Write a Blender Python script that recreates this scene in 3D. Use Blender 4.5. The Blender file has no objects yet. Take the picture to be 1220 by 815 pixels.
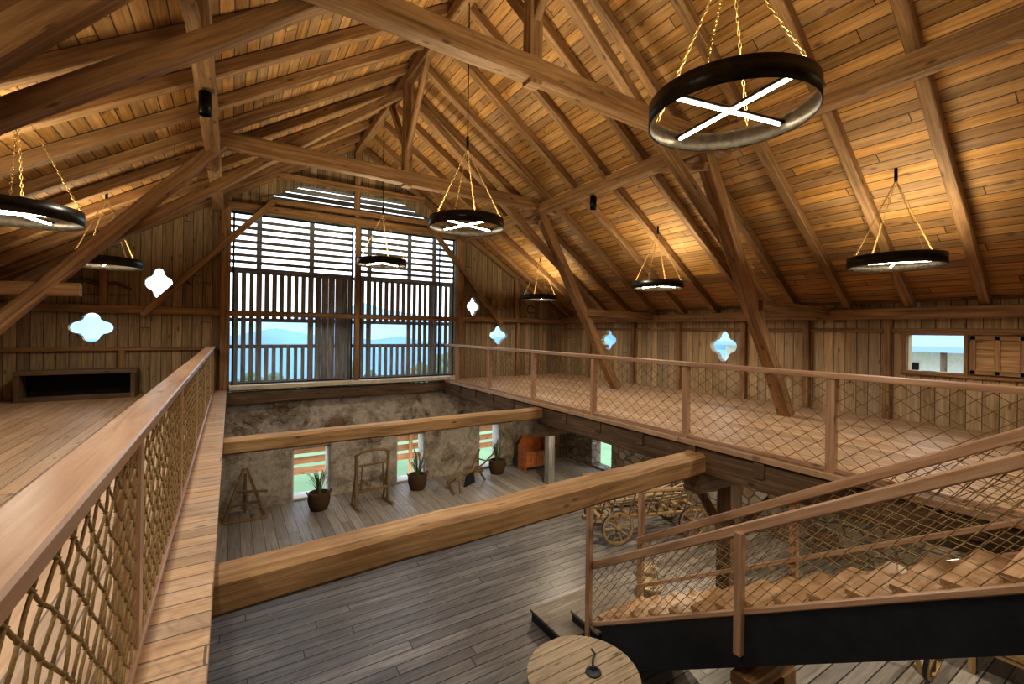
import bpy, math, random
from mathutils import Vector, Matrix
random.seed(7)
G = 3.0   # height of the gallery floor above the ground floor; z values below are relative to the gallery
C = bpy.context

def hexc(h, ds=0.0):
    h = h.lstrip('#'); o = []
    for i in (0, 2, 4):
        c = int(h[i:i+2], 16)/255
        o.append(c/12.92 if c <= .04045 else ((c+.055)/1.055)**2.4)
    l = .3*o[0]+.6*o[1]+.1*o[2]
    o = [x+(l-x)*ds for x in o]
    return (o[0], o[1], o[2], 1)

# ------------------------------------------------------------ materials
class NT:
    def __init__(s, name):
        s.m = bpy.data.materials.new(name); s.m.use_nodes = True
        s.t = s.m.node_tree; s.n = s.t.nodes; s.l = s.t.links
        s.b = s.n['Principled BSDF']
    def node(s, t, **k):
        n = s.n.new(t)
        for a, v in k.items(): setattr(n, a, v)
        return n
    def link(s, a, b): s.l.new(a, b)
    def math(s, op, a, b=None, c=None):
        n = s.node('ShaderNodeMath', operation=op)
        for i, v in enumerate((a, b, c)):
            if v is None: continue
            if isinstance(v, (int, float)): n.inputs[i].default_value = v
            else: s.link(v, n.inputs[i])
        return n.outputs[0]
    def comb(s, x, y, z):
        n = s.node('ShaderNodeCombineXYZ')
        for i, v in enumerate((x, y, z)):
            if isinstance(v, (int, float)): n.inputs[i].default_value = v
            else: s.link(v, n.inputs[i])
        return n.outputs[0]
    def noise(s, vec, scale=1, detail=4, rough=.6, dist=0):
        n = s.node('ShaderNodeTexNoise'); s.link(vec, n.inputs['Vector'])
        n.inputs['Scale'].default_value = scale; n.inputs['Detail'].default_value = detail
        n.inputs['Roughness'].default_value = rough; n.inputs['Distortion'].default_value = dist
        return n.outputs['Fac']
    def ramp(s, fac, stops):
        n = s.node('ShaderNodeValToRGB'); e = n.color_ramp.elements
        while len(e) < len(stops): e.new(.5)
        for i, (p, c) in enumerate(stops):
            e[i].position = p; e[i].color = c
        s.link(fac, n.inputs[0]); return n.outputs['Color']
    def mix(s, fac, a, b, mode='MIX'):
        n = s.node('ShaderNodeMix', data_type='RGBA', blend_type=mode)
        if isinstance(fac, (int, float)): n.inputs[0].default_value = fac
        else: s.link(fac, n.inputs[0])
        for i, v in ((6, a), (7, b)):
            if isinstance(v, tuple): n.inputs[i].default_value = v
            else: s.link(v, n.inputs[i])
        return n.outputs[2]
    def bump(s, h, st=.3, d=.01):
        n = s.node('ShaderNodeBump'); n.inputs['Strength'].default_value = st
        n.inputs['Distance'].default_value = d
        s.link(h, n.inputs['Height']); s.link(n.outputs[0], s.b.inputs['Normal'])

def gray(v): return (v, v, v, 1)

def wood_from(nt, u, c, seed, cd, cm, cl, knots=True, gs=1.0):
    """u along grain (m), c across (m)"""
    g = nt.noise(nt.comb(nt.math('MULTIPLY', u, 1.3*gs), nt.math('MULTIPLY', c, 24*gs), seed), 1, 5, .65, .6)
    col = nt.ramp(g, [(.25, cd), (.5, cm), (.75, cl)])
    h = g
    if knots:
        v = nt.node('ShaderNodeTexVoronoi')
        nt.link(nt.comb(nt.math('MULTIPLY', u, 2.2), nt.math('MULTIPLY', c, 6.5), seed), v.inputs['Vector'])
        v.inputs['Scale'].default_value = 1
        k = nt.ramp(v.outputs['Distance'], [(.05, gray(1)), (.16, gray(0))])
        col = nt.mix(nt.math('MULTIPLY', k, .8), col, tuple(x*.3 for x in cd[:3])+(1,))
    return col, h

def wood(name, cd, cm, cl, rough=.6, gs=1.0, knots=True, var=.35, bump=.3, ds=.16):
    nt = NT(name); cd, cm, cl = hexc(cd, ds), hexc(cm, ds), hexc(cl, ds)
    uv = nt.node('ShaderNodeUVMap'); sp = nt.node('ShaderNodeSeparateXYZ'); nt.link(uv.outputs[0], sp.inputs[0])
    u, c = sp.outputs[0], sp.outputs[1]
    col, h = wood_from(nt, u, c, 0.0, cd, cm, cl, knots, gs)
    lo = nt.noise(nt.comb(nt.math('MULTIPLY', u, .5), nt.math('MULTIPLY', c, .9), 3.0), 1, 3)
    col = nt.mix(1.0, col, nt.ramp(lo, [(.3, gray(1-var)), (.7, gray(1+var*.3))]), 'MULTIPLY')
    ck = nt.noise(nt.comb(nt.math('MULTIPLY', u, .8), nt.math('MULTIPLY', c, 45), 9.0), 1, 2, .5)
    col = nt.mix(nt.math('MULTIPLY', nt.ramp(ck, [(.68, gray(0)), (.74, gray(1))]), .45 if var > .2 else .12), col, tuple(x*.25 for x in cd[:3])+(1,))
    nt.link(col, nt.b.inputs['Base Color']); nt.b.inputs['Roughness'].default_value = rough
    nt.bump(h, bump, .006)
    return nt.m

def planks(name, la, ca, width, blen, cd, cm, cl, rough=.6, seam=.035, var=.35, seamcol=.15, knots=True, gs=1.0, bump=.5, stain=None, ds=.16):
    nt = NT(name); cd, cm, cl = hexc(cd, ds), hexc(cm, ds), hexc(cl, ds)
    tc = nt.node('ShaderNodeTexCoord'); sp = nt.node('ShaderNodeSeparateXYZ'); nt.link(tc.outputs['Object'], sp.inputs[0])
    ax = {'X': 0, 'Y': 1, 'Z': 2}
    u, c = sp.outputs[ax[la]], sp.outputs[ax[ca]]
    v = nt.math('DIVIDE', c, width); idx = nt.math('FLOOR', v); fr = nt.math('FRACT', v)
    w = nt.node('ShaderNodeTexWhiteNoise', noise_dimensions='1D'); nt.link(idx, w.inputs['W'])
    uu = nt.math('ADD', nt.math('DIVIDE', u, blen), nt.math('MULTIPLY', w.outputs['Value'], 7.0))
    ui = nt.math('FLOOR', uu); uf = nt.math('FRACT', uu)
    w2 = nt.node('ShaderNodeTexWhiteNoise', noise_dimensions='2D'); nt.link(nt.comb(idx, ui, 0.0), w2.inputs['Vector'])
    seed = nt.math('MULTIPLY', w2.outputs['Value'], 40.0)
    col, h = wood_from(nt, u, c, seed, cd, cm, cl, knots, gs)
    br = nt.ramp(w2.outputs['Value'], [(0, gray(1-var)), (1, gray(1+var*.35))])
    col = nt.mix(1.0, col, br, 'MULTIPLY')
    sw = nt.node('ShaderNodeSeparateXYZ'); nt.link(w2.outputs['Color'], sw.inputs[0])
    col = nt.mix(nt.math('MULTIPLY', sw.outputs[1], .22), col, tuple(.3*sum(cm[:3])/1 for _ in range(3))+(1,))
    if stain:
        st = nt.noise(tc.outputs['Object'], .8, 5, .65)
        col = nt.mix(nt.ramp(st, [(.45, gray(0)), (.72, gray(.65))]), col, hexc(stain))
    e = nt.math('MINIMUM', fr, nt.math('SUBTRACT', 1.0, fr))
    s1 = nt.math('LESS_THAN', e, seam)
    e2 = nt.math('MULTIPLY', nt.math('MINIMUM', uf, nt.math('SUBTRACT', 1.0, uf)), blen)
    s2 = nt.math('LESS_THAN', e2, .006)
    sm = nt.math('MAXIMUM', s1, s2)
    col = nt.mix(sm, col, nt.mix(1.0, col, gray(seamcol), 'MULTIPLY'))
    nt.link(col, nt.b.inputs['Base Color']); nt.b.inputs['Roughness'].default_value = rough
    nt.bump(nt.math('SUBTRACT', nt.math('MULTIPLY', h, .25), sm), bump, .012)
    return nt.m

def flat(name, c, rough=.5, metal=0, emit=0, nscale=20, nvar=.2):
    nt = NT(name); c = hexc(c)
    tc = nt.node('ShaderNodeTexCoord')
    n = nt.noise(tc.outputs['Object'], nscale, 4)
    col = nt.mix(1.0, c, nt.ramp(n, [(.3, gray(1-nvar)), (.7, gray(1+nvar*.5))]), 'MULTIPLY')
    nt.link(col, nt.b.inputs['Base Color'])
    nt.b.inputs['Roughness'].default_value = rough; nt.b.inputs['Metallic'].default_value = metal
    if emit:
        nt.b.inputs['Emission Color'].default_value = c; nt.b.inputs['Emission Strength'].default_value = emit
    return nt.m

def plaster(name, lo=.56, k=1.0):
    nt = NT(name); tc = nt.node('ShaderNodeTexCoord'); o = tc.outputs['Object']
    a = nt.noise(o, 1.6, 7, .72, .3); b = nt.noise(o, 9, 6, .75); st = nt.noise(o, 1.0, 6, .68, .4)
    col = nt.ramp(a, [(.34, hexc('857868')), (.44, hexc('b0a696')), (.55, hexc('d2cabc')), (.68, hexc('ab9e8c'))])
    v = nt.node('ShaderNodeTexVoronoi'); v.feature = 'DISTANCE_TO_EDGE'
    v2 = nt.node('ShaderNodeTexVoronoi')
    mp = nt.node('ShaderNodeMapping'); mp.inputs['Scale'].default_value = (3.2, 3.2, 5.2); nt.link(o, mp.inputs[0])
    for q in (v, v2): nt.link(mp.outputs[0], q.inputs['Vector']); q.inputs['Scale'].default_value = 1
    sv = nt.node('ShaderNodeSeparateXYZ'); nt.link(v2.outputs['Color'], sv.inputs[0])
    sc = nt.ramp(sv.outputs[0], [(0, hexc('8a7c6a')), (.4, hexc('a39a8c')), (.7, hexc('94765e')), (1, hexc('b6ac9c'))])
    edge = nt.ramp(v.outputs['Distance'], [(.01, gray(0)), (.1, gray(1))])
    stone = nt.mix(edge, hexc('6a5e50'), sc)
    msk = nt.ramp(st, [(lo, gray(0)), (lo+.08, gray(1))])
    col = nt.mix(msk, col, stone)
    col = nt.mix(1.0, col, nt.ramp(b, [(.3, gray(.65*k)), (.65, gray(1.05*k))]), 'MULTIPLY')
    nt.link(col, nt.b.inputs['Base Color']); nt.b.inputs['Roughness'].default_value = .95
    h = nt.math('ADD', a, nt.math('MULTIPLY', b, .5))
    h = nt.math('ADD', h, nt.math('MULTIPLY', nt.math('MULTIPLY', msk, edge), .6))
    nt.bump(h, .7, .03)
    return nt.m

M = {}
M['roof'] = planks('roof_boards', 'Y', 'X', .135, 3.2, '7e5a26', 'b2823c', 'd2a65c', .7, .045, .42, .22, ds=.06)
M['wallx'] = planks('wall_boards_x', 'Z', 'X', .19, 6, '715a38', '9f8558', 'bfa87a', .75, .03, .4, .2)
M['wally'] = planks('wall_boards_y', 'Z', 'Y', .19, 6, '8a6e44', 'b89a68', 'd4ba8a', .75, .03, .35, .2)
M['gfloorL'] = planks('gallery_floor_boards', 'Y', 'X', .16, 4, 'a67e52', 'c49c6e', 'd8b88c', .45, .035, .26, .3)
M['gfloorS'] = planks('gallery_edge_boards', 'X', 'Y', .15, 4, 'ac8256', 'c8a072', 'dcbe94', .45, .035, .26, .3)
M['lfloor'] = planks('ground_floor_boards', 'X', 'Y', .19, 4.5, '4e4946', '7c7671', 'a09a93', .38, .04, .4, .15, False, .9, .7, '5b5552')
M['lfloor2'] = planks('ground_floor_pale_boards', 'Y', 'X', .22, 5, '7a7064', 'a2988a', 'bcb2a4', .45, .025, .28, .25, False, .9)
M['beam'] = wood('hewn_timber', '694a26', '9a7240', 'be965e', .7, .8, True, .42, .5)
M['beamd'] = wood('old_dark_timber', '4c3826', '70573a', '907656', .7, .8, True, .4, .6)
M['beaml'] = wood('tie_beam_timber', '856038', 'b48a50', 'd2ac74', .65, .8, True, .42, .6)
M['rail'] = wood('larch_rail', 'a07852', 'c09872', 'd4b290', .32, 1.0, True, .2, .15)
M['tread'] = wood('tread_wood', 'a07648', 'c09664', 'd4b084', .5, 1.0, True, .25, .2)
M['greytread'] = wood('grey_step_wood', '5f564a', '857a6b', 'a0968a', .6, 1.0, True, .3, .3)
M['grey'] = wood('weathered_slat', '6c6a66', '969490', 'bab8b4', .85, 1.0, False, .4, .5)
M['old'] = wood('worn_tool_wood', '66502f', '94764a', 'b49a6c', .75, 1.2, True, .4, .5)
M['pale'] = wood('pale_old_wood', '8a724e', 'b09872', 'ccb894', .7, 1.2, True, .3, .4, .25)
M['rope'] = flat('hemp_rope', 'a08a60', .9, 0, 0, 120, .35)
M['rope2'] = flat('thin_hemp_rope', '8a7048', .9, 0, 0, 120, .35)
M['steel'] = flat('dark_steel', '34383e', .42, .3, 0, 6, .25)
M['black'] = flat('black_metal', '101010', .4, .5)
M['bronze'] = flat('ring_metal', '3c3a35', .35, .8, 0, 14, .4)
M['inner'] = flat('ring_inner_lit', '686052', .4, .7, 0, 25, .4)  # lit look of the ring's inner face put into a lighter metal colour
M['chain'] = flat('brass_chain', 'b09560', .35, .8)
M['led'] = flat('led_tube', 'fff4e0', .3, 0, 24)
M['basket'] = flat('wicker', '5a4326', .9, 0, 0, 90, .6)
M['leaf'] = flat('plant_leaf', '6b7c52', .7, 0, 0, 9, .4)
M['plaster'] = plaster('old_plaster')
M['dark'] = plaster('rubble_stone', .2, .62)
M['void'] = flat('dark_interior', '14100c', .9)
M['paint'] = flat('painted_orange', 'c07038', .6, 0, 0, 6, .4)
M['grass'] = flat('meadow', '7d9468', .95, 0, 0, .2, .4)
M['tree'] = flat('tree_green', '5a6e55', .95, 0, 0, .5, .5)
M['hill'] = flat('far_hills', '6f90aa', 1, 0, 0, .02, .2)  # distance haze is put into the blue of both hill colours
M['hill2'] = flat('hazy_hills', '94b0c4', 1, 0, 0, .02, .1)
M['balc'] = wood('balcony_board', 'a8642c', 'd08a48', 'e0a868', .6)
M['white'] = flat('white_reveal', 'd4d0c8', .9, 0, 0, 8, .12)
M['sill'] = flat('pale_sill', 'd8ccb4', .6, 0, 0, 8, .15)

# ------------------------------------------------------------ mesh builder
class MB:
    def __init__(s, *mats):
        s.v = []; s.f = []; s.uv = []; s.mi = []; s.sm = []; s.mats = [M[m] for m in mats]; s.M = Matrix()
    def add(s, vs, fs, uvs, mi=0, smooth=False):
        o = len(s.v)
        for p in vs: s.v.append(s.M @ Vector(p))
        for f, u in zip(fs, uvs):
            s.f.append([i+o for i in f]); s.uv.append(u); s.mi.append(mi); s.sm.append(smooth)
    def beam(s, p0, p1, w, h, mi=0, up=(0, 0, 1), ch=.012, jit=0.0, seg=.7):
        p0, p1 = Vector(p0), Vector(p1); d = p1-p0; L = d.length
        if L < 1e-6: return
        d = d/L; up = Vector(up)
        if abs(d.dot(up)) > .98: up = Vector((0, 1, 0)) if abs(d.y) < .9 else Vector((1, 0, 0))
        sd = d.cross(up).normalized(); uv_ = sd.cross(d)
        n = max(1, int(L/seg)) if jit else 1
        ch = min(ch, w*.2, h*.2); a, b = w/2, h/2
        sec = [(-a+ch, -b), (a-ch, -b), (a, -b+ch), (a, b-ch), (a-ch, b), (-a+ch, b), (-a, b-ch), (-a, -b+ch)]
        per = [0]
        for i in range(8):
            q, r = sec[i], sec[(i+1) % 8]; per.append(per[-1]+math.hypot(q[0]-r[0], q[1]-r[1]))
        vs = []; ou, ov = random.random()*60, random.random()*60
        for k in range(n+1):
            c = p0+d*(L*k/n); jx, jy = (random.uniform(-jit, jit), random.uniform(-jit, jit))
            sc = 1+random.uniform(-jit, jit)*2
            for (x, y) in sec:
                q = c+sd*(x*sc+jx)+uv_*(y*sc+jy)
                if jit: q = q+sd*random.uniform(-jit, jit)*.4+uv_*random.uniform(-jit, jit)*.4
                vs.append(q)
        fs = []; us = []
        for k in range(n):
            for i in range(8):
                j = (i+1) % 8
                fs.append((k*8+i, k*8+j, (k+1)*8+j, (k+1)*8+i))
                u0, u1 = ou+L*k/n, ou+L*(k+1)/n
                us.append(((u0, ov+per[i]), (u0, ov+per[i+1]), (u1, ov+per[i+1]), (u1, ov+per[i])))
        fs.append(tuple(reversed(range(8)))); us.append([(ou+sec[i][0]*.1, ov+sec[i][1]) for i in reversed(range(8))])
        fs.append(tuple(n*8+i for i in range(8))); us.append([(ou+sec[i][0]*.1, ov+sec[i][1]) for i in range(8)])
        s.add(vs, fs, us, mi)
    def box(s, x0, x1, y0, y1, z0, z1, mi=0, ch=.006):
        dx, dy, dz = x1-x0, y1-y0, z1-z0; cx, cy, cz = (x0+x1)/2, (y0+y1)/2, (z0+z1)/2
        if dx >= dy and dx >= dz: s.beam((x0, cy, cz), (x1, cy, cz), dy, dz, mi, (0, 0, 1), ch)
        elif dy >= dz: s.beam((cx, y0, cz), (cx, y1, cz), dx, dz, mi, (0, 0, 1), ch)
        else: s.beam((cx, cy, z0), (cx, cy, z1), dx, dy, mi, (0, 1, 0), ch)
    def tube(s, pts, r, n=6, mi=0, closed=False, smooth=True):
        pts = [Vector(p) for p in pts]; m = len(pts); vs = []; L = 0; Ls = []
        rr = r if isinstance(r, (list, tuple)) else [r]*m
        prev = None
        for i, p in enumerate(pts):
            if closed: d = pts[(i+1) % m]-pts[i-1]
            else: d = pts[min(i+1, m-1)]-pts[max(i-1, 0)]
            d.normalize()
            if prev is None:
                a = d.cross(Vector((0, 0, 1)))
                if a.length < .1: a = d.cross(Vector((0, 1, 0)))
            else: a = prev-d*prev.dot(d)
            a.normalize(); prev = a; b = d.cross(a)
            for k in range(n):
                t = 2*math.pi*k/n; vs.append(p+(a*math.cos(t)+b*math.sin(t))*rr[i])
            Ls.append(L); L += (pts[(i+1) % m]-p).length
        fs = []; us = []; ou = random.random()*30
        for i in range(m if closed else m-1):
            j = (i+1) % m
            for k in range(n):
                q = (k+1) % n; c = max(rr[i], .004)
                fs.append((i*n+k, i*n+q, j*n+q, j*n+k)); us.append([(ou+Ls[i], ou+k*c), (ou+Ls[i], ou+(k+1)*c), (ou+Ls[i]+.1, ou+(k+1)*c), (ou+Ls[i]+.1, ou+k*c)])
        if not closed:
            fs.append(tuple(reversed(range(n)))); us.append([(ou, ou)]*n)
            fs.append(tuple((m-1)*n+k for k in range(n))); us.append([(ou, ou)]*n)
        s.add(vs, fs, us, mi, smooth)
    def lathe(s, c, prof, n=24, mi=0, smooth=True, close=False):
        c = Vector(c); vs = []; fs = []; us = []; m = len(prof); ou = random.random()*30
        for i in range(n):
            t = 2*math.pi*i/n
            for (r, z) in prof: vs.append(c+Vector((r*math.cos(t), r*math.sin(t), z)))
        for i in range(n):
            j = (i+1) % n
            for k in range(m if close else m-1):
                q = (k+1) % m
                fs.append((i*m+k, j*m+k, j*m+q, i*m+q)); us.append([(ou+k*.1, i*.1), (ou+k*.1, i*.1+.1), (ou+k*.1+.1, i*.1+.1), (ou+k*.1+.1, i*.1)])
        s.add(vs, fs, us, mi, smooth)
    def poly(s, pts, depth, mi=0):
        """extrude planar polygon pts by vector depth"""
        n = len(pts); d = Vector(depth); a = [Vector(p) for p in pts]; vs = a+[p+d for p in a]
        fs = [tuple(range(n)), tuple(reversed(range(n, 2*n)))]+[(i, i+n, (i+1) % n+n, (i+1) % n) for i in range(n)]
        s.add(vs, fs, [[(vs[i].x, vs[i].z+vs[i].y) for i in f] for f in fs], mi)
    def wheel(s, c, R, axis='X', mi=0, mi2=0, spokes=10, w=.05):
        old = s.M
        A = {'X': Matrix.Rotation(math.pi/2, 4, 'Y'), 'Y': Matrix.Rotation(math.pi/2, 4, 'X'), 'Z': Matrix()}[axis]
        s.M = old @ Matrix.Translation(c) @ A
        s.lathe((0, 0, 0), [(R, -w/2), (R, w/2), (R*.86, w/2), (R*.86, -w/2)], 32, mi, False, True)
        s.lathe((0, 0, 0), [(R*1.02, -w/2), (R*1.02, w/2), (R, w/2), (R, -w/2)], 32, mi2, False, True)
        s.lathe((0, 0, 0), [(0.001, -w*1.6), (R*.16, -w*1.6), (R*.2, 0), (R*.16, w*1.6), (.001, w*1.6)], 14, mi)
        for i in range(spokes):
            t = 2*math.pi*i/spokes
            s.beam((R*.15*math.cos(t), R*.15*math.sin(t), 0), (R*.88*math.cos(t), R*.88*math.sin(t), 0), R*.07, w*.6, mi)
        s.M = old
    def make(s, name, parent=None):
        me = bpy.data.meshes.new(name)
        me.from_pydata([(p.x, p.y, p.z+G) for p in s.v], [], s.f)
        for m in s.mats: me.materials.append(m)
        uvl = me.uv_layers.new(name='UVMap')
        i = 0
        data = [0.0]*(2*len(uvl.data))
        for u in s.uv:
            for q in u:
                data[2*i] = q[0]; data[2*i+1] = q[1]; i += 1
        uvl.data.foreach_set('uv', data)
        me.polygons.foreach_set('material_index', s.mi)
        me.polygons.foreach_set('use_smooth', s.sm)
        me.update()
        ob = bpy.data.objects.new(name, me); C.collection.objects.link(ob)
        if parent: ob.parent = parent
        return ob

def fixn(ob):
    import bmesh
    bm = bmesh.new(); bm.from_mesh(ob.data); bmesh.ops.recalc_face_normals(bm, faces=bm.faces); bm.to_mesh(ob.data); bm.free()

def cut(ob, cb):
    fixn(ob); c = cb.make('cutter_tmp'); fixn(c)
    m = ob.modifiers.new('b', 'BOOLEAN'); m.operation = 'DIFFERENCE'; m.object = c; m.solver = 'EXACT'
    dg = C.evaluated_depsgraph_get(); dg.update()
    me = bpy.data.meshes.new_from_object(ob.evaluated_get(dg))
    ob.modifiers.clear(); ob.data = me
    bpy.data.objects.remove(c)

def quatre(w, h, n=64):
    """quatrefoil outline: four round lobes with small points where they meet"""
    out = []
    a, b = w*.28, h*.28
    circ = [(a, 0), (-a, 0), (0, b), (0, -b)]
    for i in range(n):
        t = 2*math.pi*i/n; dx, dy = math.cos(t), math.sin(t); best = 0
        for (cx, cy) in circ:
            ax = (w/2-abs(cx)) if cx else w*.21
            ay = (h/2-abs(cy)) if cy else h*.21
            A = (dx/ax)**2+(dy/ay)**2; B = -2*(dx*cx/ax**2+dy*cy/ay**2); Cc = (cx/ax)**2+(cy/ay)**2-1
            D = B*B-4*A*Cc
            if D > 0: best = max(best, (-B+math.sqrt(D))/(2*A))
        # small central diamond-pointed square
        q = .265/max(abs(dx)/w, abs(dy)/h)
        best = max(best, q)
        out.append((dx*best, dy*best))
    return out

# ------------------------------------------------------------ geometry constants
XL, XR, YB, YN = -4.7, 10.2, 12.8, -6.0
XRG, SL, ZE = 2.9, .63, 2.1           # ridge x, roof slope, roof z at eave
def roofz(x): return ZE+SL*(XR-x) if x > XRG else ZE+SL*(x+4.4)
ZR = roofz(XRG)
XV0, XV1 = -.07, 5.5                  # void edges

# ceiling (boarded roof)
mb = MB('roof')
for side in (-1, 1):
    xe = XRG+side*7.7; ze = ZR-SL*7.7
    mb.poly([(XRG, YN-.2, ZR), (xe, YN-.2, ze), (xe, YN-.2, ze+.08), (XRG, YN-.2, ZR+.08)], (0, YB+.5-YN, 0))
ceiling = mb.make('ceiling'); fixn(ceiling)

# back wall (upper, boarded) with openings
mb = MB('wallx')
mb.poly([(XL-.2, YB, -.05), (XR+.2, YB, -.05), (XR+.2, YB, roofz(XR)-.1), (XRG, YB, ZR+.02), (XL-.2, YB, ZR-SL*7.8)], (0, .16, 0))
wb = mb.make('wall_back')
cb = MB('wallx')
cb.poly([(-.02, YB-.2, .08), (5.92, YB-.2, .08), (5.92, YB-.2, 4.32), (-.02, YB-.2, 4.32)], (0, .6, 0))
cb.poly([(.6, YB-.2, 4.72), (5.2, YB-.2, 4.72), (4.2, YB-.2, 5.25), (1.6, YB-.2, 5.25)], (0, .6, 0))
for (x, z, w, h) in [(-2.51, 1.46, .72, .62), (-1.39, 2.48, .5, .68), (7.5, 1.36, .68, .6), (6.55, 2.27, .44, .58)]:
    cb.poly([(x+p, YB-.2, z+q) for p, q in quatre(w, h)], (0, .6, 0))
cut(wb, cb)
# right wall
mb = MB('wally')
mb.poly([(XR, YN, -.05), (XR, YB+.16, -.05), (XR, YB+.16, ZE+.1), (XR, YN, ZE+.1)], (.16, 0, 0))
wr = mb.make('wall_right')
cb = MB('wally')
for (y, z, w, h) in [(10.5, 1.26, .68, .64), (6.56, 1.2, .7, .74)]:
    cb.poly([(XR-.2, y+p, z+q) for p, q in quatre(w, h)], (.6, 0, 0))
cb.poly([(XR-.2, 2.3, .9), (XR-.2, 3.02, .9), (XR-.2, 3.02, 1.52), (XR-.2, 2.3, 1.52)], (.6, 0, 0))
cut(wr, cb)
mb = MB('wally'); mb.box(XL-.16, XL, YN, YB+.1, -.05, 2.2); mb.make('wall_left')
mb = MB('wallx'); mb.poly([(XL-.2, YN-.15, -3), (XR+.2, YN-.15, -3), (XR+.2, YN-.15, ZE-.1), (XRG, YN-.15, ZR+.02), (XL-.2, YN-.15, 1.8)], (0, .15, 0)); fixn(mb.make('wall_front'))

# lower walls
mb = MB('plaster')
mb.poly([(XL-.2, YB-.05, -3), (XR+.2, YB-.05, -3), (XR+.2, YB-.05, -.32), (XL-.2, YB-.05, -.32)], (0, .5, 0))
wl = mb.make('wall_back_lower')
cb = MB('plaster')
LW = [(1.37, 2.3, -2.95, -1.6), (4.1, 4.98, -2.95, -1.56), (6.8, 7.6, -2.95, -1.54), (-2.6, -1.7, -2.95, -1.6)]
for (a, b, c, d) in LW:
    cb.poly([(a, YB-.4, c), (b, YB-.4, c), (b, YB-.4, d), (a, YB-.4, d)], (0, 1.2, 0))
cut(wl, cb)
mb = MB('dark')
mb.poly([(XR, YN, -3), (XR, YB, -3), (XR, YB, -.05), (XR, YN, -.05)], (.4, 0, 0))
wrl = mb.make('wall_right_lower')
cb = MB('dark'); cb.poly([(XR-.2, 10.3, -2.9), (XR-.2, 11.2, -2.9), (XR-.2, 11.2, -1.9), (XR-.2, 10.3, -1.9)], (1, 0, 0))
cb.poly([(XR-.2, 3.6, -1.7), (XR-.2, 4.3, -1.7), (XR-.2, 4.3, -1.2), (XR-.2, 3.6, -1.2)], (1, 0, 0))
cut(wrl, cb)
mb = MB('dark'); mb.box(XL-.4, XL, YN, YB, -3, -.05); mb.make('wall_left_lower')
# white reveals / frames of the low windows
for i, (a, b, c, d) in enumerate(LW):
    mb = MB('white')
    for (x0, x1, z0, z1) in [(a-.0, a+.05, c, d), (b-.05, b, c, d), (a, b, d-.05, d)]:
        mb.box(x0, x1, YB+.02, YB+.44, z0, z1)
    mb.box(a, b, YB-.02, YB+.44, c, c+.04)
    mb.make('window_%d' % (i+1))

# floors
mb = MB('lfloor'); mb.box(XL-.2, XR+.2, YN, 10.1, -3.15, -3.0, ch=0); mb.make('floor')
mb = MB('lfloor2'); mb.box(XL-.2, XR+.2, 10.1, YB+.5, -3.15, -2.975, ch=0); mb.make('floor_back_strip')

# galleries
mb = MB('gfloorL', 'beamd', 'gfloorS')
mb.box(XL, -.36, YN, YB, -.06, 0, 0, .002)
mb.box(-.36, XV0, YN, YB-.02, -.062, 0.002, 2, .004)
mb.beam((-.25, YN, -.23), (-.25, YB-.1, -.23), .22, .32, 1, jit=.006)
y = -5.5
while y < 12.6:
    mb.beam((XL, y, -.2), (-.36, y, -.2), .14, .26, 1); y += 1.1
mb.make('gallery_floor_left')
mb = MB('gfloorL', 'beamd', 'gfloorS')
mb.box(XV1+.12, XR, YN, YB, -.06, 0, 0, .002)
mb.box(XV1-.02, XV1+.12, .55, YB-.02, -.065, 0.002, 0, .004)
mb.beam((XV1+.14, .6, -.25), (XV1+.14, YB-.05, -.25), .24, .34, 1, jit=.008)
mb.beam((8.0, YN, -.24), (8.0, YB-.05, -.24), .24, .34, 1, jit=.008)
y = -5.5
while y < 12.6:
    mb.beam((XV1-.0 if y > 1 else 4.5, y, -.17), (XR, y, -.17), .13, .2, 1, jit=.004); y += .95
for yy in (3.95, 7.7):
    mb.beam((XV1-.05, yy, -.58), (7.0, yy, -.58), .26, .26, 1, jit=.01)
mb.box(4.4, XV1+.14, YN, .55, -.06, 0, 0, .002)
mb.box(XV0, 4.4, YN, -1.5, -.06, 0, 0, .002)
mb.make('gallery_floor_right')
# gallery support posts
for (x, y) in [(8.0, 10.6), (8.0, 4.9), (6.3, 3.95), (8.0, -1)]:
    mb = MB('beamd' if y < 10 else 'grey'); zt = -.41 if x > 7 else -.71
    mb.beam((x, y, -3 if y < 10 else -2.975), (x, y, zt), .22, .22, 0, (0, 1, 0), jit=.005)
    if y < 10:
        for s in (-1, 1): mb.beam((x, y+s*.08, zt-.75), (x, y+s*.65, zt-.03), .1, .12, 0, (1, 0, 0), jit=.003)
    mb.make('support_post')

# ------------------------------------------------------------ sill beams and tie beams of the void
mb = MB('beamd', 'sill')
mb.beam((-.1, YB-.12, -.2), (5.6, YB-.12, -.2), .2, .28, 0, jit=.012)
mb.box(-.02, 5.92, YB-.28, YB+.14, .0, .1, 1)
mb.make('window_sill_beam')
mb = MB('beaml'); mb.beam((-.15, 3.93, -.43), (5.62, 3.93, -.29), .3, .28, 0, jit=.008, ch=.04, seg=.45); mb.make('tie_beam')
mb = MB('beaml'); mb.beam((-.15, 7.7, -.225), (5.62, 7.7, -.21), .24, .22, 0, jit=.006, ch=.03, seg=.5); mb.make('tie_beam')

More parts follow.
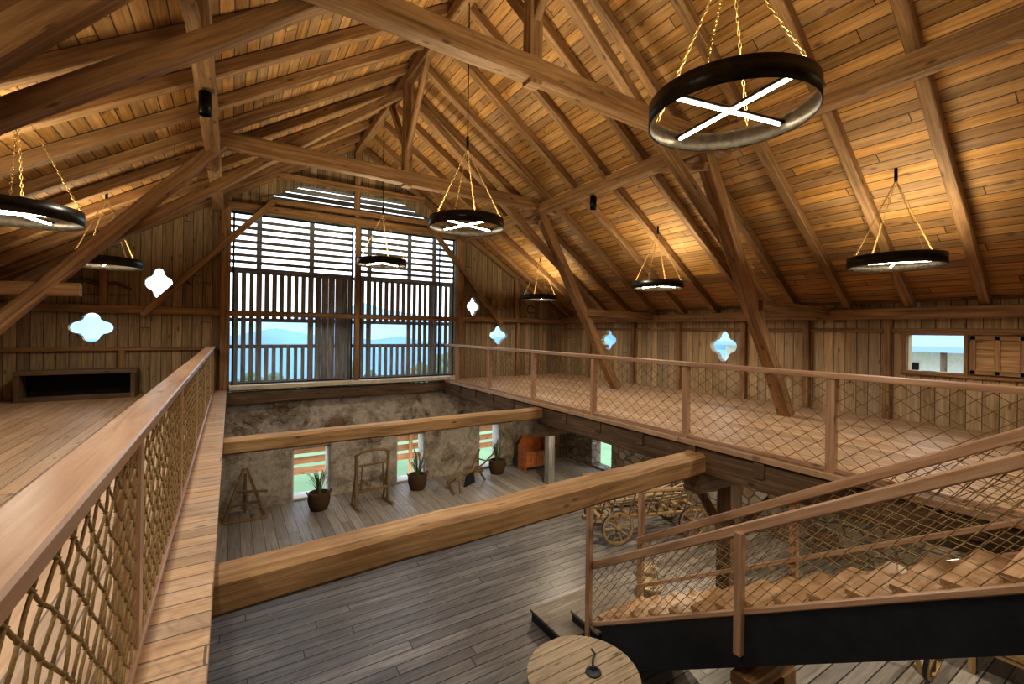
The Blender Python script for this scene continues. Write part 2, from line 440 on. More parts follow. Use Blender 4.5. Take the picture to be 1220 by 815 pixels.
# ------------------------------------------------------------ roof structure
mb = MB('beam')
for k in range(-8, 12):
    y = 2.05+.93*k
    if YN < y < YB-.1:
        off = .12
        mb.beam((XR, y, roofz(XR)-off+.02), (XRG, y-.45, ZR-off+.02), .13, .16, 0, (0, 0, 1), jit=.005)
        mb.beam((-4.4, y, roofz(-4.4)-off+.02), (XRG, y-.1, ZR-off+.02), .13, .16, 0, (0, 0, 1), jit=.005)
mb.make('rafters')
mb = MB('beam')
mb.beam((6.1, YN, 4.36), (6.1, YB, 4.36), .2, .24, jit=.007)
mb.beam((-.28, YN, 4.36), (-.28, YB, 4.36), .2, .24, jit=.007)
mb.beam((XRG, YN, ZR-.3), (XRG, YB, ZR-.3), .16, .2, jit=.005)
mb.beam((XR-.12, YN, 1.9), (XR-.12, YB, 1.9), .22, .2, jit=.005)
mb.beam((XL+.12, YN, 1.8), (XL+.12, YB, 1.8), .22, .2, jit=.005)
mb.make('roof_purlins')

for yt in (8.6, 4.25, .1, -4.0):
    mb = MB('beam')
    j = .008
    mb.beam((-.85, yt, 4.52), (6.6, yt, 4.42), .2, .25, jit=j)                     # collar
    # leaning posts
    mb.beam((8.75, yt+.1, 0.0), (6.05, yt+.1, 4.5), .2, .22, up=(0, 1, 0), jit=j)
    yl = yt-.28 if yt < 8 else yt
    mb.beam((-3.85, yl, 0.0), (-.15, yl, 4.45), .18, .2, up=(0, 1, 0), jit=j)
    for s in (-1, 1):
        X = lambda d: XRG+s*d
        mb.beam((X(5.35), yt+.22, 2.05), (X(.1), yt+.22, 6.2), .15, .17, up=(0, 1, 0), jit=j)  # scissor brace
        mb.beam((X(4.7), yt, 2.0), (X(7.4), yt, 1.95), .16, .18, jit=j)
        mb.beam((X(3.22), yt, 4.05), (X(3.2), yt+1.0, 4.3), .1, .12, jit=.003)
    mb.beam((XRG, yt, 4.3), (XRG, yt, ZR-.1), .17, .17, up=(0, 1, 0), jit=j)
    mb.beam((XRG, yt, 5.0), (XRG, yt+1.1, ZR-.3), .1, .12, jit=.004)
    mb.beam((XRG, yt, 5.0), (XRG, yt-1.1, ZR-.3), .1, .12, jit=.004)
    mb.make('roof_truss')

# back wall frame timbers
mb = MB('beam')
yf = YB-.1
for x, z0, z1 in [(-.12, 0, 4.6), (6.02, 0, 4.5)]:
    mb.beam((x, yf, z0), (x, yf, z1), .2, .18, up=(0, 1, 0), jit=.004)
mb.beam((2.93, yf, 0.05), (2.93, yf, 4.4), .13, .12, up=(0, 1, 0), jit=.003)
mb.beam((-.1, yf-.03, 4.42), (6, yf-.03, 4.42), .16, .2, jit=.005)
mb.beam((.6, yf-.04, 4.66), (5.2, yf-.04, 4.66), .12, .13, jit=.005)
mb.beam((1.0, yf-.04, 5.33), (4.8, yf-.04, 5.33), .12, .15, jit=.005)
mb.beam((-.1, yf, 1.84), (6, yf, 1.84), .1, .12, jit=.003)
mb.beam((XL, yf, 1.86), (-.1, yf, 1.86), .12, .16, jit=.004)
mb.beam((6, yf, 1.86), (XR, yf, 1.86), .12, .16, jit=.004)
mb.beam((XL, yf+.04, 1.0), (-.1, yf+.04, 1.0), .06, .08, jit=.002)
mb.beam((-1.65, yf-.1, 1.74), (.85, yf-.1, 4.62), .13, .13, up=(0, 1, 0), jit=.004)
mb.beam((7.45, yf-.1, 1.74), (4.95, yf-.1, 4.62), .13, .13, up=(0, 1, 0), jit=.004)
mb.beam((XRG, yf, 4.4), (XRG, yf, ZR-.1), .15, .14, up=(0, 1, 0), jit=.004)
for s in (-1, 1):
    mb.beam((XRG+s*.1, yf, ZR-.2), (XRG+s*7.2, yf, ZR-.2-SL*7.1), .14, .16, up=(0, 0, 1), jit=.004)
    mb.beam((XRG+s*5.2, yf, 1.9), (XRG+s*5.2, yf, roofz(XRG+5.2)-.2), .12, .12, up=(0, 1, 0))
for x in (-4.0, -2.0, 8.2):
    mb.beam((x, yf+.02, 0), (x, yf+.02, 1.8 if x > 0 else 1.0), .12, .1, up=(0, 1, 0))
mb.make('trim_1')
mb = MB('beam')
for y in (.6, 1.45, 3.3, 4.65, 6.0, 7.8, 9.4, 11.3):
    mb.beam((XR-.06, y, 0), (XR-.06, y, 1.85), .12, .12, up=(0, 1, 0), jit=.003)
mb.beam((XR-.03, .6, 1.6), (XR-.03, 12.7, 1.6), .05, .07, jit=.002)
for z in (.86, 1.56):
    mb.beam((XR-.03, 1.55, z), (XR-.03, 3.1, z), .06, .07)
mb.beam((XR-.03, 3.06, .86), (XR-.03, 3.06, 1.56), .07, .06)
mb.beam((XR-.03, 2.27, .86), (XR-.03, 2.27, 1.56), .07, .06)
mb.make('trim_2')
# window shutter beside the square window
mb = MB('beaml')
mb.box(XR-.07, XR-.03, 1.6, 2.22, .9, 1.52)
for (a, b, c, d) in [(1.6, 2.22, .9, .97), (1.6, 2.22, 1.45, 1.52), (1.6, 1.67, .9, 1.52), (2.15, 2.22, .9, 1.52), (1.88, 1.94, .9, 1.52)]:
    mb.box(XR-.1, XR-.07, a, b, c, d)
mb.make('window_shutter')

# ------------------------------------------------------------ slatted barn window
mb = MB('grey')
z = 2.98
while z < 4.4:
    for (a, b) in [(-.3, 2.9), (2.96, 6.1)]:
        mb.beam((a, 13.2, z+random.uniform(-.01, .01)), (b, 13.2, z+random.uniform(-.01, .01)), .03, .08)
    z += .175
x = -.25
while x < 6.1:
    w = .11+random.uniform(-.012, .012)
    top = 2.92
    if .66 < x < 1.8 or 3.45 < x < 4.55:
        mb.beam((x, 13.2, 1.68), (x, 13.2, top), w, .03, up=(0, 1, 0)); mb.beam((x, 13.2, -.3), (x, 13.2, 1.05), w*.8, .03, up=(0, 1, 0))
    else:
        mb.beam((x, 13.2, -.3), (x, 13.2, top), w, .03, up=(0, 1, 0))
    if (1.95 < x < 2.7): mb.beam((x+.08, 13.24, -.3), (x+.08, 13.24, 2.9), .08, .02, up=(0, 1, 0))
    x += .172
for z in (2.93, 1.7, 1.02, .1):
    mb.beam((-.3, 13.27, z), (6.1, 13.27, z), .06, .1)
for x in (-.1, .6, 1.85, 3.4, 4.6, 5.4):
    mb.beam((x, 13.3, -.3), (x, 13.3, 4.5), .12, .08, up=(0, 1, 0))
z = 4.7
while z < 5.4:
    hw = (6.2-z)/SL
    mb.beam((2.9-hw-.2, 13.15, z), (2.9+hw+.2, 13.15, z), .03, .125); z += .15
mb.make('slatted_window_screen')
mb = MB('steel')
for x in (.04, 2.82, 3.04, 5.4, 5.86):
    mb.box(x-.02, x+.02, YB+.03, YB+.07, .08, 4.32)
for z in (.12, 1.9, 4.3):
    mb.box(0, 5.9, YB+.03, YB+.07, z-.02, z+.02)
mb.make('window_5')

# ------------------------------------------------------------ outside
def strip(name, mat, prof, x0=-250, x1=400, ph=0.0, f=1.0):
    mb = MB(mat); vs = []; n = 60
    for i in range(n+1):
        x = x0+(x1-x0)*i/n; q = i*f+ph
        for (y, z, a) in prof: vs.append((x, y, z+a*(math.sin(q*.6)+.6*math.sin(q*1.4+1)+.4*math.sin(q*3.1))))
    m = len(prof)
    fs = [(i*m+k, (i+1)*m+k, (i+1)*m+k+1, i*m+k+1) for i in range(n) for k in range(m-1)]
    mb.add(vs, fs, [[(0, 0)]*4]*len(fs), 0, True); return mb.make(name)
strip('ground_outside', 'grass', [(13.5, -4.3, 0), (24, -4.4, 0), (60, -10, .5), (120, -22, 1), (330, -30, 1)])
mb = MB('grass'); mb.box(14, 300, -100, 13.4, -4.4, -4.2, ch=0); mb.make('lawn_outside')
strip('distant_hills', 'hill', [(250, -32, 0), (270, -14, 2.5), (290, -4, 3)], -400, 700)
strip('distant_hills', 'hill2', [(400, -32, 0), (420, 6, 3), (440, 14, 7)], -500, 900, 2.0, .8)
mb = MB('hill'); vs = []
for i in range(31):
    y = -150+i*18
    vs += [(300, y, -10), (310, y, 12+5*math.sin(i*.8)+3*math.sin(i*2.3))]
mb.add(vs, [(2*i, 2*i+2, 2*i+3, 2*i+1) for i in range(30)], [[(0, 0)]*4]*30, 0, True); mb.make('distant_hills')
mb = MB('tree')
for i in range(60):
    x = random.uniform(-30, 80); y = random.uniform(58, 85); r = random.uniform(1.6, 3.4); zc = -10+random.uniform(-1, 2.5)
    for q in range(3):
        n = 7; rr = r*(1-.22*q)
        prof = [(.01, -rr)]+[(rr*math.sin(math.pi*p/n)*random.uniform(.75, 1.15), -rr*1.1*math.cos(math.pi*p/n)) for p in range(1, n)]+[(.01, rr*1.2)]
        mb.lathe((x+random.uniform(-1, 1)*r*.5, y+random.uniform(-1, 1)*r*.5, zc+q*r*.6), prof, 9)
    mb.tube([(x, y, -17), (x, y, zc)], .3, 6)
mb.make('distant_trees')
# neighbouring farm building seen through the right window
mb = MB('white', 'hill2', 'void', 'beamd')
mb.box(22, 28, 2, 14, -4.2, 1.15); mb.poly([(20.8, 1.5, .95), (20.8, 14.5, .95), (25, 14.5, 3.4), (25, 1.5, 3.4)], (0, 0, .2), 1)
mb.poly([(29.2, 1.5, .95), (29.2, 14.5, .95), (25, 14.5, 3.4), (25, 1.5, 3.4)], (0, 0, .2), 1)
for y in (4, 6.2, 8.4, 10.6):
    mb.box(21.95, 22.0, y, y+.9, -.9, .5, 2); mb.box(21.9, 21.96, y-.08, y+.98, -1.0, -.9, 3)
mb.box(21.0, 21.15, 5.2, 5.35, -4.2, 1.0, 3)
mb.make('farmhouse_outside')
mb = MB('balc')
for z in (-2.75, -2.45, -2.15):
    mb.box(-3, 9, 14.3, 14.34, z, z+.2)
for x in range(-3, 10, 2): mb.box(x, x+.1, 14.2, 14.3, -4.3, -1.9)
mb.box(-3, 9, 14.2, 14.4, -1.93, -1.86)
mb.make('balcony_railing')

# ------------------------------------------------------------ railings
def net(mb, P, U, H, a, b, r, mi, jit=.006):
    nu, nv = int(U/a), int(H/b); a = U/nu; b = H/nv; K = {}
    for i in range(nu+1):
        for j in range(nv+1):
            if (i+j) % 2 == 0:
                e = 0 if j in (0, nv) else jit
                K[i, j] = Vector(P(i*a+random.uniform(-e, e), j*b+random.uniform(-e, e), random.uniform(-e, e)))
    for (i, j), p in K.items():
        for di in (-1, 1):
            q = K.get((i+di, j+1))
            if q is not None:
                mid = (p+q)/2+Vector((random.uniform(-1, 1), random.uniform(-1, 1), random.uniform(-1, 1)))*jit*.5
                mb.tube([p, mid, q], r, 5, mi)
        s = r*1.9
        vs = [p+Vector(o)*s for o in ((1, 0, 0), (-1, 0, 0), (0, 1, 0), (0, -1, 0), (0, 0, 1), (0, 0, -1))]
        fs = [(0, 2, 4), (2, 1, 4), (1, 3, 4), (3, 0, 4), (2, 0, 5), (1, 2, 5), (3, 1, 5), (0, 3, 5)]
        mb.add(vs, fs, [[(0, 0)]*3]*8, mi, True)

mb = MB('rail', 'rope2')
xr = XV1+.08
for y in (2.3, 4.15, 6.1, 8.0, 9.95, 11.9):
    mb.box(xr-.045, xr+.045, y-.045, y+.045, -.0, 1.03)
mb.box(xr-.045, xr+.045, .62, .71, 0, 1.03)
mb.box(xr-.07, xr+.07, .6, YB-.16, 1.03, 1.09)
mb.box(xr-.03, xr+.03, .6, YB-.16, .02, .06)
net(mb, lambda u, v, w: (xr+w, .65+u, .06+v), YB-.2-.65, .96, .105, .075, .0036, 1, .004)
mb.make('gallery_railing')
mb = MB('rail', 'rope')
xr2 = -.375
for y in (.7, 2.6, 4.6, 6.6, 8.6, 10.6, 12.55):
    mb.box(xr2-.045, xr2+.045, y-.045, y+.045, 0.003, 1.02)
mb.box(-.455, -.3, -1.5, YB-.16, 1.02, 1.075, ch=.008)
mb.box(xr2+.0, xr2+.05, -1.5, YB-.16, .03, .07)
net(mb, lambda u, v, w: (xr2+.03+w, .2+u, .06+v), YB-.2-.2, .95, .07, .06, .0048, 1, .0045)
mb.make('gallery_railing')

# ------------------------------------------------------------ stairs
SLP = .618
def Ls(y): return -2.7+SLP*(4.8-y)
mb = MB('tread', 'steel', 'rail', 'rope', 'greytread')
x0, x1 = 4.42, 5.38
run = .3; n = 14
yy = 4.72
for k in range(n):
    z = Ls(yy-run*k)+.1
    ya, yb = yy-run*(k+1)-.03, yy-run*k
    mb.box(x0+.03, x1-.03, ya, yb, z, z+.045, 0)
    mb.box(x0+.03, x1-.03, yb-.05, yb-.02, z-.17, z, 0)
ytop = .58
for x in (x0, x1):
    ro = .87 if x == x0 else 1.0
    mb.poly([(x-.012, 4.85, Ls(4.85)-.02), (x-.012, ytop, Ls(ytop)), (x-.012, ytop, Ls(ytop)-.4), (x-.012, 4.25, -3.0+.0), (x-.012, 4.85, -3.0)], (.024, 0, 0), 1)
    mb.beam((x, 4.85, Ls(4.85)+.03), (x, ytop, Ls(ytop)+.03), .07, .06, 2)
    if x == x1: mb.beam((x, 4.85, Ls(4.85)+.3), (x, ytop, Ls(ytop)+.3), .04, .05, 2)
    mb.beam((x, 4.83, Ls(4.83)+ro), (x, ytop-.1, Ls(ytop-.1)+ro), .08, .1, 2)
    o = .05 if x == x1 else -.05
    mb.box(x+o-.04, x+o+.04, 4.78, 4.86, -3.0, -.72, 2)
    for y in (2.6, .62):
        mb.box(x+o-.04, x+o+.04, y-.04, y+.04, Ls(y)-.38, Ls(y)+ro-.03, 2)
    net(mb, lambda u, v, w, x=x: (x+w, 4.78-u, Ls(4.78-u)+.07+v), 4.2, ro-.1, .08, .06, .0042, 3)
# starting steps (landing)
mb.box(4.0, 5.45, 4.9, 5.75, -2.86, -2.82, 4); mb.box(4.02, 5.43, 4.92, 5.73, -3, -2.86, 1)
mb.box(4.35, 5.45, 4.6, 5.2, -2.70, -2.66, 4); mb.box(4.37, 5.43, 4.62, 5.18, -2.82, -2.70, 1)
mb.make('staircase')

# ------------------------------------------------------------ ring pendant lamps
def ring_lamp(x, y, z, D, top, ang, up, down):
    mb = MB('bronze', 'led', 'chain', 'black', 'inner')
    R = D/2; H = .072
    mb.lathe((x, y, z), [(R-.008, -H), (R, -H), (R, H), (R-.008, H)], 80, 0, True, False)
    mb.lathe((x, y, z), [(R-.008, H), (R-.012, H-.005), (R-.012, -H+.005), (R-.008, -H)], 80, 4, True, False)
    for k in (0, 1):
        t = ang+k*math.pi/2
        dx, dy = math.cos(t), math.sin(t)
        mb.beam((x-dx*(R-.012), y-dy*(R-.012), z+.012), (x+dx*(R-.012), y+dy*(R-.012), z+.012), .03, .02, 0)
        mb.beam((x-dx*R*.9, y-dy*R*.9, z-.01), (x+dx*R*.9, y+dy*R*.9, z-.01), .02, .02, 1)
    apex = Vector((x, y, z+1.1))
    for k in range(4):
        t = ang+.5+k*math.pi/2
        e = Vector((x+math.cos(t)*(R-.02), y+math.sin(t)*(R-.02), z+H-.01))
        d = apex-e; L = d.length; m = int(L/.042); d.normalize()
        s1 = d.cross(Vector((0, 0, 1))).normalized(); s2 = d.cross(s1)
        for q in range(m):
            c = e+d*(L*(q+.5)/m); sd = s1 if q % 2 else s2
            mb.tube([c+d*(.026*math.cos(a))+sd*(.010*math.sin(a)) for a in [i*math.pi/3 for i in range(6)]], .0032, 4, 2, True)
    mb.tube([(x, y, z+1.08), (x, y, top)], .009, 6, 3)
    mb.lathe((x, y, z+1.1), [(.001, -.02), (.02, -.02), (.02, .18), (.001, .18)], 12, 3)
    mb.make('ring_chandelier')
    l = bpy.data.lights.new('ring_uplight', 'AREA'); l.shape = 'DISK'; l.size = D*.8; l.energy = up; l.color = (1, .84, .58)
    o = bpy.data.objects.new('ring_uplight', l); o.location = (x, y, z+.05+G); o.rotation_euler = (math.pi, 0, 0); C.collection.objects.link(o)
    l = bpy.data.lights.new('ring_downlight', 'SPOT'); l.spot_size = math.radians(160); l.spot_blend = .6; l.energy = down; l.color = (1, .93, .82); l.shadow_soft_size = .04
    o = bpy.data.objects.new('ring_downlight', l); o.location = (x, y, z-.04+G); C.collection.objects.link(o)

for i, (x, y, z) in enumerate([(2.93, 1.86, 3.06), (2.9, 5.92, 3.05), (2.88, 10.15, 3.0), (2.9, -2.2, 3.05)]):
    ring_lamp(x, y, z, 1.08, ZR-.42, [-.187, .3, .5, 0][i], 78, 115)
for i, (x, y, z) in enumerate([(7.58, 2.4, 2.5), (7.6, 6.4, 2.5), (7.75, 10.85, 2.5), (-1.8, 10.06, 2.56), (-1.8, 6.35, 2.6), (-1.8, 2.2, 2.55), (7.6, -1.8, 2.5), (-1.8, -2, 2.55)]):
    zt = roofz(x)-.02
    ring_lamp(x, y, z, 1.05 if i < 3 else .98, max(zt, z+1.2), .4+i, 32, 80)

# spot cylinders
def spot(x, y, z, top, tgt, e=120):
    mb = MB('black')
    mb.lathe((x, y, z), [(.06, 0), (.065, 0), (.065, .26), (.001, .26), (.001, .25), (.055, .25), (.055, .0)], 20, 0)
    mb.tube([(x, y, z+.25), (x, y, top)], .008, 6, 0)
    mb.make('spotlight')
    l = bpy.data.lights.new('spot_beam', 'SPOT'); l.spot_size = math.radians(130); l.spot_blend = .8; l.energy = e; l.color = (1, .93, .82); l.shadow_soft_size = .05
    o = bpy.data.objects.new('spot_beam', l); o.location = (x, y, z-.02+G)
    d = Vector(tgt)-Vector((x, y, z)); o.rotation_euler = d.to_track_quat('-Z', 'Y').to_euler(); C.collection.objects.link(o)
spot(6.1, 6.75, 3.95, 4.25, (7, 6.7, -3), 220); spot(-.28, 6.3, 3.95, 4.25, (-1.5, 6.7, -3), 160)
spot(-.28, 2, 3.95, 4.25, (2, 4.5, -3), 150); spot(6.1, -.5, 3.95, 4.25, (6, 4, -3), 230)  # out-of-view spots, added to light the floors
# lamps below the gallery
for (x, y, e) in [(7, 2.0, 60), (8.4, 1.1, 70), (7, 5.2, 60), (7.2, 9, 60), (9.1, 7, 35)]:
    mb = MB('black'); mb.lathe((x, y, -.37), [(.001, 0), (.09, 0), (.09, .3), (.001, .3)], 16, 0); mb.make('ceiling_lamp')
    l = bpy.data.lights.new('under_gallery_light', 'AREA'); l.shape = 'DISK'; l.size = .16; l.energy = e; l.color = (1, .84, .62)
    o = bpy.data.objects.new('under_gallery_light', l); o.location = (x, y, -.39+G); C.collection.objects.link(o)

# ------------------------------------------------------------ objects on ground floor
def basket_plant(x, y, s=1):
    z0 = -2.975 if y > 10.1 else -3
    mb = MB('basket', 'leaf', 'pale')
    prof = []
    for i in range(14):
        t = i/13; r = .19+.07*math.sin(t*2.4)+(.008 if i % 2 else -.004); prof.append((r, t*.42))
    mb.lathe((x, y, z0), [(.001, 0)]+prof+[(.2, .42), (.19, .36), (.001, .36)], 26, 0, True)
    for sgn in (-1, 1):
        mb.tube([(x+sgn*.24, y-.07, z0+.36), (x+sgn*.29, y-.04, z0+.46), (x+sgn*.29, y+.04, z0+.46), (x+sgn*.24, y+.07, z0+.36)], .012, 6, 0)
    for i in range(40):
        a = random.random()*6.28; L = random.uniform(.35, .85); o = random.uniform(.04, .26); k = 1 if random.random() < .5 else 2
        pts = [Vector((x+math.cos(a)*(.05+o*t**1.6), y+math.sin(a)*(.05+o*t**1.6), z0+.35+L*t*(1.15-.3*t))) for t in (0, .25, .5, .75, 1)]
        sd = Vector((-math.sin(a), math.cos(a), 0)); w = [.005, .012, .018, .012, .002]
        if k == 2: w = [.003, .003, .003, .014, .02]
        vs = []
        for p, ww in zip(pts, w): vs += [p-sd*ww, p+sd*ww]
        mb.add(vs, [(2*q, 2*q+1, 2*q+3, 2*q+2) for q in range(4)], [[(0, 0)]*4]*4, k, True)
    mb.make('potted_plant_in_basket')
basket_plant(1.9, 11.95); basket_plant(4.5, 12.1); basket_plant(7.15, 12.2)

Z0 = -2.975
# wooden loom-like frame
mb = MB('old'); mb.M = Matrix.Translation((3.1, 11.55, Z0)) @ Matrix.Rotation(math.radians(8), 4, 'Z')
for x in (-.42, .42):
    mb.beam((x, 0, 0), (x, 0, 1.3), .07, .07, up=(0, 1, 0), jit=.004); mb.beam((x, -.3, .03), (x, .3, .03), .07, .06)
    mb.beam((x, .28, 0), (x, .02, .95), .05, .05, up=(1, 0, 0))
mb.tube([(-.47, 0, 1.3), (-.3, 0, 1.38), (0, 0, 1.41), (.3, 0, 1.38), (.47, 0, 1.3)], .035, 8)
mb.beam((-.42, 0, .4), (.42, 0, .4), .05, .06); mb.beam((-.42, 0, 1.05), (.42, 0, 1.05), .05, .05)
for x in (-.3, .3): mb.beam((x, 0, .4), (x*.9, 0, 1.05), .03, .03, up=(0, 1, 0))
mb.make('wooden_frame_stand')
# A-frame trestle
mb = MB('old'); mb.M = Matrix.Translation((.33, 12.25, Z0))
for s in (-1, 1):
    mb.beam((s*.42, -.1, 0), (s*.03, .08, 1.15), .07, .06, up=(0, 1, 0), jit=.004)
mb.beam((0, .35, 0), (0, .1, 1.0), .06, .06, up=(1, 0, 0)); mb.beam((-.32, -.05, .35), (.32, -.05, .35), .06, .05)
mb.beam((-.2, 0, .65), (.45, -.2, .62), .05, .05); mb.beam((-.42, -.2, .03), (.45, -.25, .03), .08, .06)
mb.lathe((.2, -.2, .0), [(.001, .1), (.09, .1), (.1, .0)], 12)
mb.make('wooden_trestle')
# plough
mb = MB('old', 'steel'); mb.M = Matrix.Translation((5.8, 11.6, Z0)) @ Matrix.Rotation(.3, 4, 'Z')
mb.tube([(-.75, 0, .28), (-.3, 0, .42), (.2, 0, .4), (.65, 0, .3)], .045, 8)
for s in (-1, 1): mb.tube([(.2, s*.05, .38), (.5, s*.2, .6), (.8, s*.3, .85)], .028, 7)
mb.beam((.55, -.24, .66), (.55, .24, .66), .03, .03)
mb.poly([(-.1, -.03, 0), (.3, -.03, .05), (.25, -.03, .35), (.0, -.03, .3)], (0, .06, 0), 1)
for s in (-1, 1): mb.beam((-.3, s*.02, .4), (-.55, s*.32, .0), .05, .05, 0, up=(1, 0, 0))
mb.beam((.5, 0, .33), (.75, 0, 0), .05, .06, 0, up=(0, 1, 0))
mb.beam((-.75, -.3, .04), (-.35, .34, .04), .05, .05)
mb.make('wooden_plough')
# painted cradle
mb = MB('paint', 'beaml'); mb.M = Matrix.Translation((8.45, 12.05, Z0))
mb.box(-.45, .45, -.22, -.18, .12, .6); mb.box(-.45, .45, .18, .22, .12, .62)
mb.box(-.47, -.43, -.24, .24, 0, .8); mb.box(.43, .47, -.24, .24, 0, .95); mb.box(-.45, .45, -.2, .2, .1, .14)
mb.poly([(-.43, .18, .6), (.43, .18, .6), (.43, .18, .95), (.2, .18, 1.12), (0, .18, 1.0), (-.2, .18, 1.12), (-.43, .18, .9)], (0, .04, 0))
for x in (-.22, 0, .22): mb.box(x-.02, x+.02, -.235, -.215, .14, .58, 1)
mb.box(-.45, .45, -.24, -.22, .56, .61, 1); mb.box(-.45, .45, -.24, -.22, .12, .17, 1)
mb.make('painted_cradle')
# door
mb = MB('beamd'); yd = YB-.1
for i in range(6): mb.box(9.25+i*.15, 9.39+i*.15, yd-.06, yd, -2.97, -1.0)
mb.box(9.2, 10.15, yd-.09, yd-.06, -2.6, -2.48); mb.box(9.2, 10.15, yd-.09, yd-.06, -1.5, -1.38); mb.box(9.15, 9.23, yd-.08, yd, -2.97, -.9); mb.box(9.15, 10.15, yd-.08, yd, -1.0, -.88)
mb.make('door_1')

# hay wagon under the gallery
mb = MB('old', 'steel', 'pale'); mb.M = Matrix.Translation((8.0, 7.0, -3)) @ Matrix.Rotation(math.radians(-20), 4, 'Z')
for x in (-.9, .9):
    for y in (-.5, .5): mb.wheel((x, y, .36), .35, 'Y', 0, 1, 10, .05)
    mb.beam((x, -.55, .36), (x, .55, .36), .08, .08)
mb.beam((-1.5, 0, .42), (1.2, 0, .42), .09, .09)
for s in (-1, 1):
    for (off, zz) in ((.28, .5), (.62, 1.15)):
        mb.beam((-1.3, s*off, zz), (1.3, s*off, zz), .05, .06, 0)
    for i in range(12):
        x = -1.2+i*.22; mb.beam((x, s*.28, .5), (x, s*.62, 1.15), .03, .03, 0, up=(1, 0, 0))
for i in range(8): mb.beam((-1.2+i*.34, -.28, .52), (-1.2+i*.34, .28, .52), .1, .03, 0)
for i in range(16):
    a = Vector((random.uniform(-1.2, 0), random.uniform(-.3, .3), random.uniform(.6, .9)))
    mb.beam(a, a+Vector((random.uniform(.6, 1.4), random.uniform(-.3, .3), random.uniform(-.05, .4))), .04, .04, 2)
mb.make('hay_wagon')
mb = MB('old', 'steel'); mb.M = Matrix.Translation((7.85, 2.05, -3)) @ Matrix.Rotation(.12, 4, 'X')
mb.wheel((0, 0, .36), .35, 'Y', 0, 1, 10, .05)
mb.beam((0, .1, 0), (0, .35, .62), .05, .05, 0, up=(1, 0, 0)); mb.make('wagon_wheel')
mb = MB('old', 'steel', 'pale'); mb.M = Matrix.Translation((8.95, 1.5, -3))
mb.box(-.5, .5, -.35, .35, .35, .42); mb.box(-.5, .5, -.36, -.33, .42, .7); mb.box(-.5, .5, .33, .36, .42, .7); mb.box(-.52, -.48, -.36, .36, .42, .7)
for x in (-.45, .45):
    for y in (-.3, .3): mb.box(x-.04, x+.04, y-.04, y+.04, 0, .36)
for s in (-1, 1): mb.tube([(.5, s*.3, .5), (.8, s*.3, .6), (1.1, s*.28, .8)], .025, 6)
mb.make('hand_cart')
# small baskets near stair foot
for (x, y, r) in [(6.2, 5.3, .22), (6.6, 5.7, .18)]:
    mb = MB('pale'); mb.lathe((x, y, -3), [(.001, .0), (r*.8, 0), (r*.85, .05), (r*.95, .1), (r, .16), (r*.93, .16), (r*.8, .03), (.001, .02)], 22)
    mb.tube([(x-r, y, -2.85), (x-r*.7, y, -2.85+r), (x, y, -2.8+r*1.2), (x+r*.7, y, -2.85+r), (x+r, y, -2.85)], .012, 6); mb.make('wicker_basket')

# round wooden tub with planked lid
mb = MB('pale', 'steel', 'tread'); cx, cy = 3.27, 3.68; R = .6; zt = -2.2
n = 30
for i in range(n):
    t = 2*math.pi*(i+.5)/n; c = Vector((cx+math.cos(t)*R*.96, cy+math.sin(t)*R*.96, 0))
    mb.beam((c.x, c.y, -3), (c.x, c.y, zt-.04), 2*math.pi*R/n*.97, .04, 0, up=(math.cos(t), math.sin(t), 0))
for z in (-2.85, -2.4): mb.lathe((cx, cy, z), [(R, -.03), (R+.01, -.03), (R+.01, .03), (R, .03)], 40, 1, False, True)
w = .15; nb = 8
for i in range(nb):
    ya, yb = -R+i*w+.004, -R+(i+1)*w-.004
    def hx(v): return math.sqrt(max(R*R*1.02-v*v, .0004))
    ks = 5
    lo = [ya+(yb-ya)*q/ks for q in range(ks+1)]
    pts = [(cx-hx(v), cy+v, zt-.04) for v in lo]+[(cx+hx(v), cy+v, zt-.04) for v in reversed(lo)]
    mb.poly(pts, (0, 0, .05), 0)
mb.lathe((cx+.1, cy-.05, zt+.011), [(.001, .004), (.06, .004), (.07, 0), (.085, .0), (.085, .015), (.06, .015)], 20, 1)
mb.tube([(cx+.1, cy-.05, zt+.03), (cx+.16, cy+.03, zt+.07), (cx+.26, cy+.1, zt+.06), (cx+.3, cy+.2, zt+.04)], .013, 7, 1)
mb.make('round_wooden_tub')
# heavy timber press below the stair
mb = MB('beam', 'beamd'); mb.M = Matrix.Translation((4.85, 2.6, -3))
mb.box(-.35, -.1, -.15, .15, 0, .9); mb.box(.1, .35, -.15, .15, 0, .9); mb.beam((-.5, 0, .1), (.5, 0, .1), .34, .2, 1)
mb.beam((-.42, 0, .95), (.42, 0, .95), .24, .14, 0)
mb.make('wooden_press')

# bench at left back wall + wall tools
mb = MB('beamd', 'void'); y1 = YB-.12
mb.box(-3.42, -1.78, y1-.06, y1-.02, .02, .5, 1); mb.box(-3.5, -1.68, y1-.45, y1, .52, .6)  # near-black back panel paints the shade inside the bench
mb.box(-3.5, -3.42, y1-.42, y1-.02, 0, .53); mb.box(-1.78, -1.7, y1-.42, y1-.02, 0, .53); mb.box(-3.42, -1.78, y1-.4, y1-.06, .01, .05)
mb.box(-3.42, -1.78, y1-.42, y1-.38, .0, .1)
mb.make('wooden_bench')
mb = MB('beamd'); yw = YB-.06
mb.tube([(-3.15, yw, 2.3), (-2.9, yw, 2.42), (-2.6, yw, 2.45), (-2.35, yw, 2.38), (-2.1, yw, 2.42), (-1.85, yw, 2.3)], [.02, .035, .04, .03, .035, .02], 8)
mb.tube([(-3.2, yw, 2.12), (-1.85, yw, 2.18)], .018, 6); mb.make('ox_yoke')
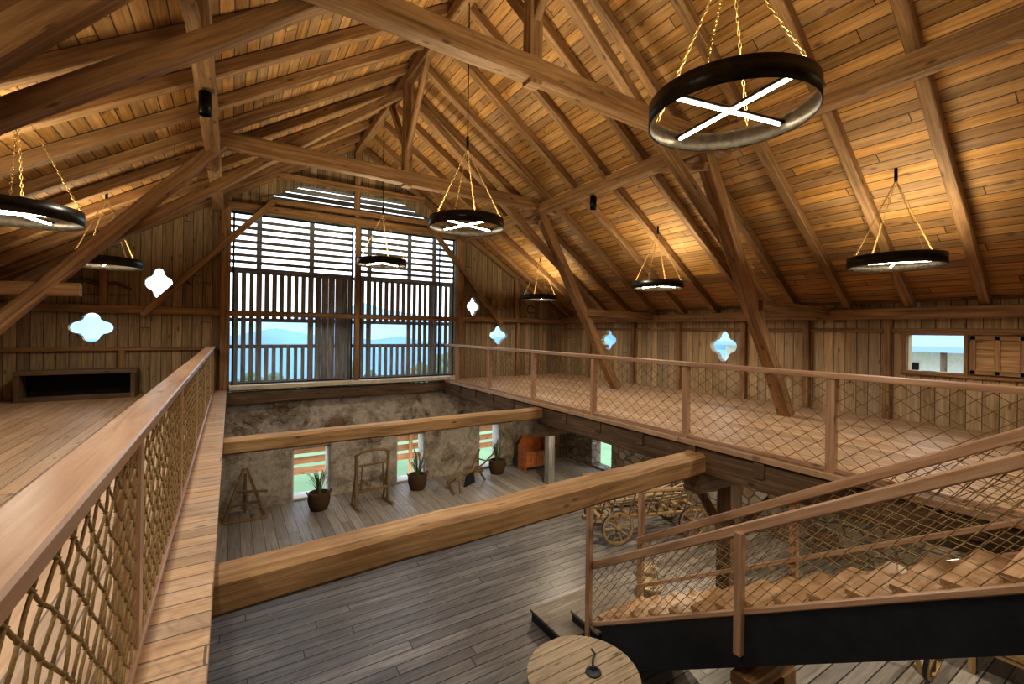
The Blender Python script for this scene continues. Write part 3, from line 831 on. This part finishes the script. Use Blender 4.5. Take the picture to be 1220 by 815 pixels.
def tool(x, z, k, y=YB-.03):
    mb = MB('old', 'steel')
    if k == 0:
        mb.tube([(x, y, z), (x, y, z-.45)], .014, 6); mb.tube([(x-.12, y, z), (x, y-.01, z+.05), (x+.12, y, z-.02)], [.008, .022, .006], 6, 1)
        mb.make('hanging_hammer')
    elif k == 1:
        mb.tube([(x, y, z), (x+.04, y, z-.5)], .013, 6); mb.beam((x-.14, y, z), (x+.14, y, z), .03, .03)
        for i in range(5): mb.beam((x-.12+i*.06, y, z), (x-.12+i*.06, y, z+.07), .012, .012, 1)
        mb.make('hanging_rake')
    else:
        mb.tube([(x+math.cos(a)*.14, y, z-.2+math.sin(a)*.14) for a in [i*.4 for i in range(1, 13)]], .014, 6, 1)
        mb.tube([(x+.12, y, z-.28), (x+.2, y, z-.42)], .018, 6); mb.make('hanging_sickle')
tool(-.9, 2.5, 0); tool(-.55, 2.5, 1); tool(8.75, 2.45, 2)
mb = MB('old'); mb.beam((7.05, YB-.06, 2.2), (8.35, YB-.06, 2.28), .05, .05)
for i in range(5): mb.beam((7.15+i*.28, YB-.07, 2.22), (7.15+i*.28, YB-.07, 2.55), .03, .03)
mb.make('hanging_wooden_rack')

# ------------------------------------------------------------ world, camera
w = bpy.data.worlds.new('World'); C.scene.world = w; w.use_nodes = True
nt = w.node_tree; bg = nt.nodes['Background']
tc = nt.nodes.new('ShaderNodeTexCoord'); sp = nt.nodes.new('ShaderNodeSeparateXYZ'); rp = nt.nodes.new('ShaderNodeValToRGB')
nt.links.new(tc.outputs['Generated'], sp.inputs[0]); nt.links.new(sp.outputs[2], rp.inputs[0]); nt.links.new(rp.outputs[0], bg.inputs[0])
e = rp.color_ramp.elements; e[0].position = 0; e[0].color = (.86, .93, 1, 1); e[1].position = .5; e[1].color = (.62, .78, 1, 1)
bg.inputs[1].default_value = 3.4

cam = bpy.data.cameras.new('camera'); co = bpy.data.objects.new('camera', cam); C.collection.objects.link(co)
cam.sensor_width = 36; cam.lens = 535/1220*36; cam.shift_y = -13/1220; cam.clip_start = .05; cam.clip_end = 1000
th = math.atan2(335, 535); F = Vector((math.sin(th), math.cos(th), 0)); R = Vector((math.cos(th), -math.sin(th), 0)); Zv = Vector((0, 0, 1)); ph = .013
Xa = R*math.cos(ph)+Zv*math.sin(ph); Ya = Zv*math.cos(ph)-R*math.sin(ph)
m = Matrix(((Xa.x, Ya.x, -F.x, 0), (Xa.y, Ya.y, -F.y, 0), (Xa.z, Ya.z, -F.z, 1.5+G), (0, 0, 0, 1)))
co.matrix_world = m
C.scene.camera = co
C.scene.view_settings.view_transform = 'Standard'
try:
    C.scene.view_settings.look = 'Medium High Contrast'
    C.scene.view_settings.exposure = 0.0
except Exception:
    pass
